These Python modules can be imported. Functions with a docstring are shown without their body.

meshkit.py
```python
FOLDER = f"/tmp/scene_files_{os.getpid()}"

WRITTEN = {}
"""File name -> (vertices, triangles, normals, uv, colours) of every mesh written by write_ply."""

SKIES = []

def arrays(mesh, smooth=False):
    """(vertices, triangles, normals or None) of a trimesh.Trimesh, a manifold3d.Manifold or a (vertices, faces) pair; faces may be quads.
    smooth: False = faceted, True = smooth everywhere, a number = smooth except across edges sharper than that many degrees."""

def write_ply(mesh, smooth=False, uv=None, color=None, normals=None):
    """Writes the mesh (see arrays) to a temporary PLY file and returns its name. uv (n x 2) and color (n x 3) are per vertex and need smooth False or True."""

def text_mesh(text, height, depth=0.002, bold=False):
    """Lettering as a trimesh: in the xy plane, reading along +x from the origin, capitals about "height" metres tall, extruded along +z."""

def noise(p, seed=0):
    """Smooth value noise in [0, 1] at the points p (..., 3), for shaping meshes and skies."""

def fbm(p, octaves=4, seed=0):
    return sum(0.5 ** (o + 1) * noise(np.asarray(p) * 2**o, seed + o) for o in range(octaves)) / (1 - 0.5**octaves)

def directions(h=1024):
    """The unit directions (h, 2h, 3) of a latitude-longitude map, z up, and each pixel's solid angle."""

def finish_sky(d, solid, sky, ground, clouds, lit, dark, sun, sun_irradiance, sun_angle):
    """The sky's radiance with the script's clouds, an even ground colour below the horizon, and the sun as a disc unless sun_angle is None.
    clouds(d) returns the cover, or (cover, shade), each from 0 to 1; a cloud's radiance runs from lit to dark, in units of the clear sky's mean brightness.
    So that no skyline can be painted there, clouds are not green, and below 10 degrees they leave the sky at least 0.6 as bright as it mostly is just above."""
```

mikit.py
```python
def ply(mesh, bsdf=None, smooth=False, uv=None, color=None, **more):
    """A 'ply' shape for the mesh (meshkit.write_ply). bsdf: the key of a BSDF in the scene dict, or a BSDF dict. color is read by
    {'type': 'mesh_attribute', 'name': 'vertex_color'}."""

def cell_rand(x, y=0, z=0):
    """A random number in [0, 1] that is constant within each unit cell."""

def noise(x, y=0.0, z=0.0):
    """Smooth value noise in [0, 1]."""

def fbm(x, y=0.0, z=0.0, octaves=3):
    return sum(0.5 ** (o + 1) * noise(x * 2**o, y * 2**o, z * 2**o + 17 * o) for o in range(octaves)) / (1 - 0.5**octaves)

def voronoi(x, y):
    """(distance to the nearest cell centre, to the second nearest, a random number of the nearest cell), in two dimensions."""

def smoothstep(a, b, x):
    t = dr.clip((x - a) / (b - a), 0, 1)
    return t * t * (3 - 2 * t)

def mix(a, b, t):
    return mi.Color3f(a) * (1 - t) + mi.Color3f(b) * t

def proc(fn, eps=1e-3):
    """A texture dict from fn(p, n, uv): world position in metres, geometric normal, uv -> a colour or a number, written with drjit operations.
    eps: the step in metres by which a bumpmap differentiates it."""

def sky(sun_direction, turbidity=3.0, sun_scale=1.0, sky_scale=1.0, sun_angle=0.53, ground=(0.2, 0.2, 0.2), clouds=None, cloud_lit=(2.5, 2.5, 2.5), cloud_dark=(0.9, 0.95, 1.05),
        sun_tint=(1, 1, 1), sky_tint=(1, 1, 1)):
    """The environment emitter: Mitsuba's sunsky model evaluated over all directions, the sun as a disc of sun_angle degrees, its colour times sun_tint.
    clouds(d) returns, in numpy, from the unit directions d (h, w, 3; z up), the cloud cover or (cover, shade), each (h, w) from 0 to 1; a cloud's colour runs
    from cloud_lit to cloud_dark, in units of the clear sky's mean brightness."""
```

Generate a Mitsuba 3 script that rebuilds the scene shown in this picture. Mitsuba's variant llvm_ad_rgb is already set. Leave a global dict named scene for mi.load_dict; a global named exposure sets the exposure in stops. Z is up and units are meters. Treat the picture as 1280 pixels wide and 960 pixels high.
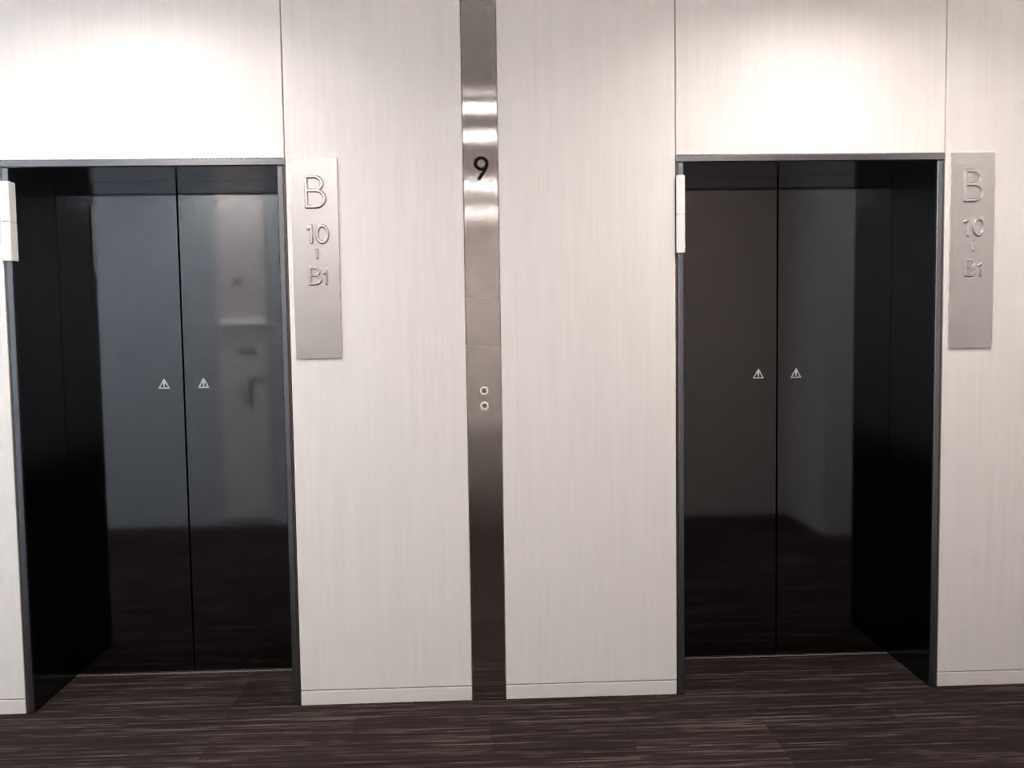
import math, random
import numpy as np, trimesh, manifold3d as m3
import mitsuba as mi, drjit as dr
import mikit, meshkit
from mikit import ply, proc, noise, fbm, cell_rand, smoothstep, mix
from shapely.geometry import LineString, Polygon, Point, box as sbox
from shapely.ops import unary_union
from shapely import affinity

T = mi.ScalarTransform4f
scene, labels = {}, {}
random.seed(4)

# ------------------------------------------------------------------ camera, exposure
exposure = 0.58
F_PX, CAM = 1179.9, np.array([-0.0333, -3.6096, 1.4748])
yaw, pitch, roll = 0.0388, -0.0655, -0.0146
fw = np.array([math.sin(yaw) * math.cos(pitch), math.cos(yaw) * math.cos(pitch), math.sin(pitch)])
rt = np.array([math.cos(yaw), -math.sin(yaw), 0.0])
up = np.cross(rt, fw)
up = -rt * math.sin(roll) + up * math.cos(roll)
scene['camera'] = {'type': 'perspective', 'fov': math.degrees(2 * math.atan(640 / F_PX)), 'fov_axis': 'x', 'near_clip': 0.02,
                   'to_world': T().look_at(origin=CAM.tolist(), target=(CAM + fw).tolist(), up=up.tolist())}

# ------------------------------------------------------------------ measures (metres; the elevator wall is the plane y = 0)
CEIL, DOOR_H = 2.80, 2.10
L0, L1, R0, R1 = -1.7793, -0.7320, 0.7416, 1.7857      # outer frame edges of the two entrances
S = 0.0656                                             # half width of the steel strip
BASE = 0.056
DEP = 0.395                                            # depth of the door recess
FR, HD = 0.030, 0.028                                  # frame width, header height
BACK = -2.60                                           # the wall opposite
XW = 4.2                                               # half length of the lobby
COR = 1.42                                             # half width of the hall behind the camera
END = -9.6

# lamps: x, y, radiance scale, recess, radius
WARM, COOL = (1.0, 0.94, 0.875), (0.90, 0.97, 1.0)
LAMPS = [(-1.24, -0.60, 420, .020, .058, WARM), (1.27, -0.60, 420, .020, .058, WARM),
         (-1.25, -1.39, 235, 0, .060, WARM), (1.25, -1.39, 235, 0, .060, WARM), (-1.725, -2.29, 620, .018, .055, WARM),
         (0.0, -2.27, 110, 0, .050, WARM), (0.0, -3.14, 230, 0, .050, WARM), (0.0, -5.55, 380, 0, .060, WARM), (0.0, -7.73, 460, 0, .060, WARM),
         (-3.1, -1.30, 820, 0, .060, COOL), (3.3, -1.10, 330, 0, .060, WARM)]          # recess 0: an opal dome

# ------------------------------------------------------------------ materials
def rgb(*c): return {'type': 'rgb', 'value': list(c)}

def steel(key, c, au, av, dist='ggx'):
    scene[key] = {'type': 'twosided', 'bsdf': {'type': 'roughconductor', 'material': 'none', 'distribution': dist, 'alpha_u': au, 'alpha_v': av, 'specular_reflectance': rgb(*c)}}

def rough(key, c, r, spec=0.5):
    scene[key] = {'type': 'twosided', 'bsdf': {'type': 'principled', 'base_color': c if isinstance(c, dict) else rgb(*c), 'roughness': r, 'specular': spec}}

def laminate(p, n, uv):
    fine = noise(p.x * 260, p.y * 60, p.z * 5.0)
    wide = noise(p.x * 70, p.y * 20, p.z * 1.6 + 40)
    tiny = noise(p.x * 520, p.y * 100, p.z * 16 + 90)
    t = 0.45 * fine + 0.35 * wide + 0.2 * tiny
    return mix((0.800, 0.758, 0.740), (0.838, 0.800, 0.784), smoothstep(0.2, 0.8, t))

def carpet(p, n, uv):
    ti, tj = dr.floor(p.x * 2), dr.floor(p.y * 2)
    a, b = cell_rand(ti, tj, 3), cell_rand(ti, tj, 5)
    row = p.y * 110
    line = dr.floor(row)
    long = noise(p.x * 3.4 + cell_rand(line, 1, 7) * 60, line * 3.7, 0.5)
    short = noise(p.x * 15 + cell_rand(line, tj, 9) * 90, line * 2.3, 4.5 + dr.floor(b * 2.5) * 3)
    band = noise(p.x * 2.6 + b * 30, p.y * 17, 1.5)
    loop = noise(p.x * 420, p.y * 420, 2.0)
    light = smoothstep(0.50, 0.88, 0.58 * long + 0.28 * short + 0.20 * band)
    c = mix((0.0150, 0.0105, 0.0105), (0.038, 0.027, 0.026), 0.6 * long + 0.4 * short)
    c = mix(c, (0.150, 0.118, 0.112), light * 0.80)
    return c * (0.86 + 0.22 * loop) * (0.9 + 0.2 * a)

scene['laminate_mat'] = {'type': 'twosided', 'bsdf': {'type': 'principled', 'base_color': proc(laminate), 'roughness': 0.55, 'specular': 0.3}}
scene['carpet_mat'] = {'type': 'twosided', 'bsdf': {'type': 'diffuse', 'reflectance': proc(carpet)}}
rough('core_mat', (0.30, 0.28, 0.26), 0.9, 0.1)
rough('skirting_mat', (0.80, 0.765, 0.735), 0.45, 0.4)
rough('ceiling_mat', (0.86, 0.845, 0.83), 0.9, 0.2)
rough('cool_wall_mat', (0.50, 0.54, 0.585), 0.7, 0.2)
rough('pale_wall_mat', (0.80, 0.765, 0.75), 0.6, 0.2)
rough('pale_panel_mat', (0.74, 0.70, 0.70), 0.5, 0.4)
rough('brown_wall_mat', (0.46, 0.40, 0.385), 0.7, 0.2)
rough('grey_wall_mat', (0.40, 0.40, 0.42), 0.7, 0.2)
rough('black_print_mat', (0.006, 0.005, 0.005), 0.85, 0.1)
rough('dark_mark_mat', (0.02, 0.02, 0.022), 0.6, 0.3)
rough('sticker_mat', (0.62, 0.62, 0.64), 0.5, 0.4)
rough('lens_mat', (0.88, 0.885, 0.88), 0.35, 0.5)
rough('lamp_trim_mat', (0.85, 0.85, 0.84), 0.5, 0.4)
rough('button_ring_mat', (0.86, 0.85, 0.84), 0.35, 0.5)
steel('can_mat', (0.80, 0.79, 0.77), 0.25, 0.25)
steel('black_mirror_mat', (0.137, 0.138, 0.146), 0.004, 0.004)
steel('reveal_mirror_mat', (0.125, 0.135, 0.16), 0.02, 0.02)
steel('frame_steel_mat', (0.25, 0.26, 0.285), 0.10, 0.10)
steel('header_steel_mat', (0.29, 0.29, 0.30), 0.07, 0.07)
steel('soffit_mat', (0.50, 0.505, 0.52), 0.03, 0.03)
steel('frame_edge_mat', (0.13, 0.115, 0.11), 0.25, 0.25)
steel('brushed_steel_mat', (0.64, 0.60, 0.585), 0.18, 0.005, 'beckmann')
steel('sign_steel_mat', (0.78, 0.745, 0.73), 0.20, 0.07)
steel('letter_steel_mat', (0.80, 0.765, 0.745), 0.18, 0.18)
steel('sill_mat', (0.75, 0.72, 0.68), 0.3, 0.3)

# ------------------------------------------------------------------ helpers
def numbered(key):
    if key not in scene and not any(k.startswith(key + '__') for k in scene): return key
    i = 1
    while f'{key}_{i:03d}' in scene or any(k.startswith(f'{key}_{i:03d}__') for k in scene): i += 1
    return f'{key}_{i:03d}'

def put(name, mesh, mat, parent=None, smooth=False, uv=None, **more):
    key = numbered(f'{parent}__{name}' if parent else name)
    scene[key] = ply(mesh, mat, smooth, uv=uv, **more)
    return key

def thing(key, label, cat, group=None):
    labels[key] = {'label': label, 'category': cat}
    if group: labels[key]['group'] = group

def structure(key): labels[key] = {'kind': 'structure'}

def bx(x0, x1, y0, y1, z0, z1, c=0.0):
    """A box, its edges chamfered by c."""
    if c <= 0:
        m = trimesh.creation.box(extents=(x1 - x0, y1 - y0, z1 - z0))
        m.apply_translation(((x0 + x1) / 2, (y0 + y1) / 2, (z0 + z1) / 2))
        return m
    p = []
    for ix in (0, 1):
        for iy in (0, 1):
            for iz in (0, 1):
                a = np.array([(x0, x1)[ix], (y0, y1)[iy], (z0, z1)[iz]], float)
                s = np.array([1 - 2 * ix, 1 - 2 * iy, 1 - 2 * iz]) * c
                for k in range(3):
                    q = a + s
                    q[k] = a[k]
                    p.append(q)
    return trimesh.convex.convex_hull(np.array(p))

def join(*ms): return trimesh.util.concatenate(list(ms))

def uvxz(m): return m.vertices[:, [0, 2]] * 1.0

def flat(shape, y_back, depth, bevel=0.0, x=0.0, z=0.0, facing=-1):
    """A shape drawn in (x, z), raised by depth from the plane y = y_back towards the viewer (facing -1) or away from it (+1)."""
    out = []
    for g in getattr(shape, 'geoms', [shape]):
        layers = [(g, 0.0, depth - bevel)] + ([(g.buffer(-bevel), depth - bevel, bevel)] if bevel else [])
        for s, a, h in layers:
            for q in getattr(s, 'geoms', [s]):
                if q.is_empty: continue
                m = trimesh.creation.extrude_polygon(q, h, engine='earcut')
                m.apply_translation((0, 0, a))
                out.append(m)
    m = join(*out)
    v = np.array(m.vertices)
    m.vertices = np.stack([v[:, 0] + x, y_back + facing * v[:, 2], v[:, 1] + z], 1)
    if facing > 0: m.faces = m.faces[:, ::-1]
    return m

def lathe(profile, n=32):
    return trimesh.creation.revolve(np.array(profile, float), sections=n)

def arc(cx, cy, rx, ry, a0, a1, n=20):
    t = np.radians(np.linspace(a0, a1, n))
    return [(cx + rx * math.cos(q), cy + ry * math.sin(q)) for q in t]

# ------------------------------------------------------------------ the setting: the elevator wall
core = [bx(-XW, L0 + .008, .022, .52, 0, CEIL), bx(L1 - .008, -S - .004, .022, .52, 0, CEIL), bx(-S - .004, S + .004, .022, .52, 0, CEIL),
        bx(S + .004, R0 + .008, .022, .52, 0, CEIL), bx(R1 - .008, XW, .022, .52, 0, CEIL),
        bx(L0 + .008, L1 - .008, .022, .52, DOOR_H - .006, CEIL), bx(R0 + .008, R1 - .008, .022, .52, DOOR_H - .006, CEIL),
        bx(-XW, XW, .52, .56, -.006, CEIL)]
structure(put('wall_front', join(*core), 'core_mat'))
G = .0018
for x0, x1, z0 in ((-XW, L0, BASE + .002), (L0, L1, DOOR_H), (L1, -S, BASE + .002), (S, R0, BASE + .002), (R0, R1, DOOR_H), (R1, XW, BASE + .002)):
    put('panel', bx(x0 + (G if x0 > -XW else 0), x1 - (G if x1 < XW else 0), 0, .022, z0 + (.0004 if z0 > 1 else .001), CEIL, .0012), 'laminate_mat', 'wall_front')
for x0, x1 in ((-XW, L0), (L1, -S), (S, R0), (R1, XW)):
    put('board', bx(x0 + (G if x0 > -XW else 0), x1 - (G if x1 < XW else 0), 0, .022, 0, BASE - .001, .0012), 'skirting_mat', 'baseboard_front')
structure('baseboard_front')

# floor: a screed under the carpet tiles of the lobby, plain carpet beyond them
structure(put('floor', join(bx(-3, 3, BACK, .52, -.08, -.006), bx(-XW, -3, BACK, .022, -.08, 0), bx(3, XW, BACK, .022, -.08, 0), bx(-XW, XW, END, BACK, -.08, 0)), 'carpet_mat'))
def tile(x0, x1, y0, y1):
    g = .0002
    put('tile', bx(x0 + g, x1 - g, y0 + g, y1 - g, -.006, 0, .0003), 'carpet_mat', 'floor')
for i in range(-6, 6):
    for j in range(6):
        tile(i * .5, i * .5 + .5, max(-.5 * j - .5, BACK), -.5 * j)
for a, b in ((L0 + FR, L1 - FR), (R0 + FR, R1 - FR)):
    cuts = [a] + [k * .5 for k in range(-8, 9) if a + .02 < k * .5 < b - .02] + [b]
    for x0, x1 in zip(cuts, cuts[1:]): tile(x0, x1, 0, DEP - .013)

# ceiling with a round hole for each lamp
plate = sbox(-XW, END, XW, .022)
for x, y, e, rec, r, tint in LAMPS: plate = plate.difference(Point(x, y).buffer(r + .008, 24))
m = trimesh.creation.extrude_polygon(plate, .04, engine='earcut')
m.apply_translation((0, 0, CEIL))
structure(put('ceiling', m, 'ceiling_mat'))

# the walls behind and beside the camera, seen mirrored in the doors
structure(put('wall_back', bx(-XW, -COR, BACK - .1, BACK, 0, CEIL), 'cool_wall_mat'))
structure(put('wall_rear', bx(COR, 2.31, BACK - .1, BACK + .03, 0, CEIL), 'brown_wall_mat'))
structure(put('wall_pier', bx(2.31, 2.62, BACK - .1, -1.85, 0, CEIL, .002), 'grey_wall_mat'))
structure(put('wall_back_right', bx(2.62, XW, BACK - .1, -1.87, 0, CEIL), 'pale_wall_mat'))
structure(put('wall_left', bx(-XW - .1, -XW, BACK - .1, .56, 0, CEIL), 'cool_wall_mat'))
structure(put('wall_right', bx(XW, XW + .1, -1.85, .56, 0, CEIL), 'grey_wall_mat'))
structure(put('wall_hall_left', bx(-COR - .1, -COR, END, BACK - .1, 0, CEIL), 'pale_wall_mat'))
structure(put('wall_hall_right', bx(COR, COR + .1, END, BACK - .1, 0, CEIL), 'pale_wall_mat'))
structure(put('wall_end', bx(-COR - .1, COR + .1, END - .1, END, 0, CEIL), 'pale_wall_mat'))

# ------------------------------------------------------------------ the two elevators
def sticker(x, z):
    tri = Polygon([(-.0215, -.018), (.0215, -.018), (0, .0205)]).buffer(.0015)
    s = unary_union([tri.difference(tri.buffer(-.0042)), Polygon([(-.0036, .010), (.0036, .010), (.0024, -.005), (-.0024, -.005)]).buffer(.0008), Point(0, -.0095).buffer(.0030, 6)])
    return flat(s, DEP, .0007, 0, x, z)

def elevator(e, a, b, label):
    f = -.004
    put('header', bx(a, b, f, .014, DOOR_H - HD, DOOR_H, .0035), 'header_steel_mat', e)
    for s, x in ((1, a), (-1, b)):
        e0, e1 = sorted((x + s * .0005, x + s * .009))
        put('jamb_edge', bx(e0, e1, f + .007, .014, 0, DOOR_H - HD - .0005), 'frame_edge_mat', e)
        j0, j1 = sorted((x + s * .009, x + s * FR))
        put('jamb', bx(j0, j1, f, .014, 0, DOOR_H - HD - .0005, .0025), 'frame_steel_mat', e)
        p0, p1 = sorted((x + s * .009, x + s * (FR - .001)))
        put('side_panel', bx(p0, p1, .014, DEP - .003, 0, DOOR_H - HD + .004), 'reveal_mirror_mat', e)
    put('soffit', bx(a + FR - .001, b - FR + .001, .014, DEP - .003, DOOR_H - HD + .004, DOOR_H - HD + .016), 'soffit_mat', e)
    mid = (a + b) / 2
    for s in (-1, 1):
        x0, x1 = sorted((mid + s * .0025, mid + s * ((b - a) / 2 - .012)))
        leaf = put('door_leaf', bx(x0, x1, DEP, DEP + .03, .003, DOOR_H - HD + .01, .0015), 'black_mirror_mat', e)
        k = put('warning_sticker', sticker(mid + s * .082, 1.2375), 'sticker_mat', leaf)
        labels[k] = {'label': 'silver warning triangle with an exclamation mark'}
    put('sill', bx(a + FR, b - FR, DEP - .012, DEP - .001, -.006, .0012), 'sill_mat', e)
    labels[e + '__sill'] = {'label': 'thin silver sill line'}
    thing(e, label, 'elevator', 'elevators in the pale wall')

elevator('elevator', L0, L1, 'glossy black elevator doors left of the steel call panel, mirroring a pale lit wall')
elevator('elevator_001', R0, R1, 'glossy black elevator doors right of the steel call panel, the darker pair')

# a white lantern wrapped round the left jamb of each entrance
for e, x in (('elevator', L0), ('elevator_001', R0)):
    z0, zm, z1 = 1.730, 1.874, 2.022
    poly = Polygon([(x + .0008, -.005), (x + .0008, -.012), (x + .004, -.015), (x + FR - .002, -.015), (x + FR + .004, -.009), (x + FR + .004, .042), (x + FR + .0002, .042), (x + FR + .0002, -.0045), (x + .0095, -.0045)])
    for a, b in ((zm + .001, z1), (z0, zm - .001)):
        m = trimesh.creation.extrude_polygon(poly, b - a, engine='earcut')
        m.apply_translation((0, 0, a))
        k = put('lantern', m, 'lens_mat', e)
        labels[k] = {'label': 'white lantern lens on the jamb'}

# ------------------------------------------------------------------ signs
def raised(paths, t, y_back, depth, x, z):
    """Flat-topped strokes with sloping flanks along the paths, raised from the plane y = y_back."""
    def foot(p): return m3.Manifold.cylinder(depth, t / 2 + .0012, max(t / 2 - .0030, .0012), 14).translate((p[0], p[1], 0))
    solid = m3.Manifold()
    for path in paths:
        for p, q in zip(path, path[1:]): solid = solid + (foot(p) + foot(q)).hull()
    g = solid.to_mesh()
    v = np.array(g.vert_properties[:, :3])
    return trimesh.Trimesh(np.stack([v[:, 0] + x, y_back - v[:, 2], v[:, 1] + z], 1), np.array(g.tri_verts), process=False)

def letter_B(h, w):
    u = h * .54
    return [[(0, 0), (0, h)], [(0, h)] + arc(w * .42, (u + h) / 2, w * .44, (h - u) / 2, 90, -90, 12) + [(0, u)], [(0, u)] + arc(w * .50, u / 2, w * .50, u / 2, 90, -90, 12) + [(0, 0)]]
def letter_0(h, w): return [arc(w / 2, h / 2, w / 2, h / 2, 0, 360, 28)]
def letter_1(h, w): return [[(w, 0), (w, h)], [(w, h), (0, h - w * .8)]]
def bar(h): return [[(0, 0), (0, h)]]

def sign(key, x, label):
    z0, z1, w = 1.3474, 2.0993, .1729
    pl = bx(x, x + w, -.006, 0, z0, z1, .0008)
    put('plate', pl, 'sign_steel_mat', key, uv=uvxz(pl))
    labels[key + '__plate'] = {'label': 'brushed steel plate'}
    for paths, t, dx, z in ((letter_B(.112, .068), .0125, .056, 1.917), (letter_1(.062, .013), .0115, .058, 1.784), (letter_0(.062, .040), .0115, .092, 1.784),
                            (bar(.030), .0100, .090, 1.727), (letter_B(.060, .040), .0095, .062, 1.629), (letter_1(.046, .010), .0085, .113, 1.629)):
        put('letter', raised(paths, t, -.006, .009, x + dx, z), 'letter_steel_mat', key)
    thing(key, label, 'sign', 'steel floor signs beside the elevators')

sign('floor_sign', L1 + .0215, 'brushed steel sign plate with raised letters B 10 B1, right of the left elevator')
sign('floor_sign_001', R1 + .0215, 'brushed steel sign plate with raised letters B 10 B1, right of the right elevator')

# ------------------------------------------------------------------ the steel strip with the floor number and the call buttons
P = 'call_panel'
pl = bx(-S + .0004, S - .0004, .001, .022, 0, CEIL, .0008)
put('faceplate', pl, 'brushed_steel_mat', P, uv=uvxz(pl))
nine = unary_union([LineString(arc(0, 0, .0220, .0210, 0, 360, 48)).buffer(.0062), LineString([(.0185, -.013), (.0125, -.0270), (-.0115, -.0605)]).buffer(.0062, cap_style=2)])
k = put('numeral', flat(nine, .001, .001, 0, .0025, 2.0735), 'black_print_mat', P)
labels[k] = {'label': 'black numeral 9'}
for s, z in ((1, 1.2137), (-1, 1.1552)):
    prof = [(.0105, 0), (.0105, .004), (.0120, .0052), (.0145, .0052), (.0160, .0038), (.0165, 0)]
    m = lathe(prof + [prof[0]])
    v = np.array(m.vertices); m.vertices = np.stack([v[:, 0], .001 - v[:, 2], v[:, 1] + z], 1)
    b = put('button', m, 'button_ring_mat', P, smooth=40)
    m = flat(Point(0, 0).buffer(.0104, 16), .001, .0022, .0006, 0, z)
    put('cap', m, 'brushed_steel_mat', b, uv=uvxz(m))
    put('arrow', flat(affinity.scale(Polygon([(-.0058, -.0045), (.0058, -.0045), (0, .0062)]), 1, s, origin=(0, 0)), -.0012, .0008, 0, 0, z), 'black_print_mat', b)
    labels[b] = {'label': 'round call button with bright ring and ' + ('up arrow' if s > 0 else 'down arrow')}
thing(P, 'tall narrow brushed steel call panel between the elevators with a black 9', 'call panel')

# ------------------------------------------------------------------ the pale board on the wall opposite, seen only in the left doors
N = 'notice_board'
yb = BACK + .018
put('board', bx(-1.905, -1.548, BACK, yb, .05, CEIL - .03, .003), 'pale_panel_mat', N)
put('rail', trimesh.convex.convex_hull([(q, yb + dy, z) for q in (-1.885, -1.560) for dy, z in ((0, 1.488), (.030, 1.488), (.032, 1.492), (0, 1.520))]), 'lens_mat', N)
def mark(x0, x1, z0, z1): put('mark', bx(x0, x1, yb, yb + .003, z0, z1), 'dark_mark_mat', N)
for q in ((-1.780, -1.715, 1.780, 1.815), (-1.76, -1.70, 1.275, 1.30), (-1.69, -1.64, 1.265, 1.31), (-1.695, -1.560, 1.065, 1.085), (-1.695, -1.668, .875, 1.065), (-1.748, -1.735, .91, 1.03)): mark(*q)
thing(N, 'tall pale board with dark marks on the wall opposite, mirrored in the left elevator doors', 'notice board')

# ------------------------------------------------------------------ lamps
for i, (x, y, e, rec, r, tint) in enumerate(LAMPS):
    key = numbered('downlight')
    ring = lathe([(r, .0), (r, -.004), (r + .014, -.003), (r + .018, 0), (r, 0)])
    ring.apply_translation((x, y, CEIL))
    put('trim', ring, 'lamp_trim_mat', key, smooth=40)
    if rec:
        can = lathe([(r, 0), (r, rec + .012), (0.0001, rec + .012), (.0001, rec + .014), (r + .003, rec + .014), (r + .003, 0), (r, 0)])
        can.apply_translation((x, y, CEIL))
        put('can', can, 'can_mat', key, smooth=40)
        lens = trimesh.creation.cylinder(radius=r - .003, height=.006, sections=32)
        lens.apply_translation((x, y, CEIL + rec + .006))
    else:
        lens = lathe([(.0001, .004), (r - .001, .004), (r - .001, -.006)] + [(max(.0001, (r - .001) * math.cos(q)), -.006 - .030 * math.sin(q)) for q in np.linspace(.2, math.pi / 2, 8)] + [(.0001, .004)], 32)
        lens.apply_translation((x, y, CEIL))
    if lens.volume < 0: lens.invert()
    put('lens', lens, 'lens_mat', key, emitter={'type': 'area', 'radiance': rgb(*(e * c for c in tint))})
    where = ['above the left elevator', 'above the right elevator', 'in mid lobby before the left elevator', 'in mid lobby before the right elevator', 'in front of the notice board',
             'in the middle of the lobby beside the hall', 'at the start of the hall behind the camera', 'halfway down the hall behind the camera', 'near the end of the hall behind the camera', 'at the far left end of the lobby', 'at the far right end of the lobby']
    thing(key, 'round recessed ceiling downlight ' + where[i], 'downlight', 'ceiling downlights')
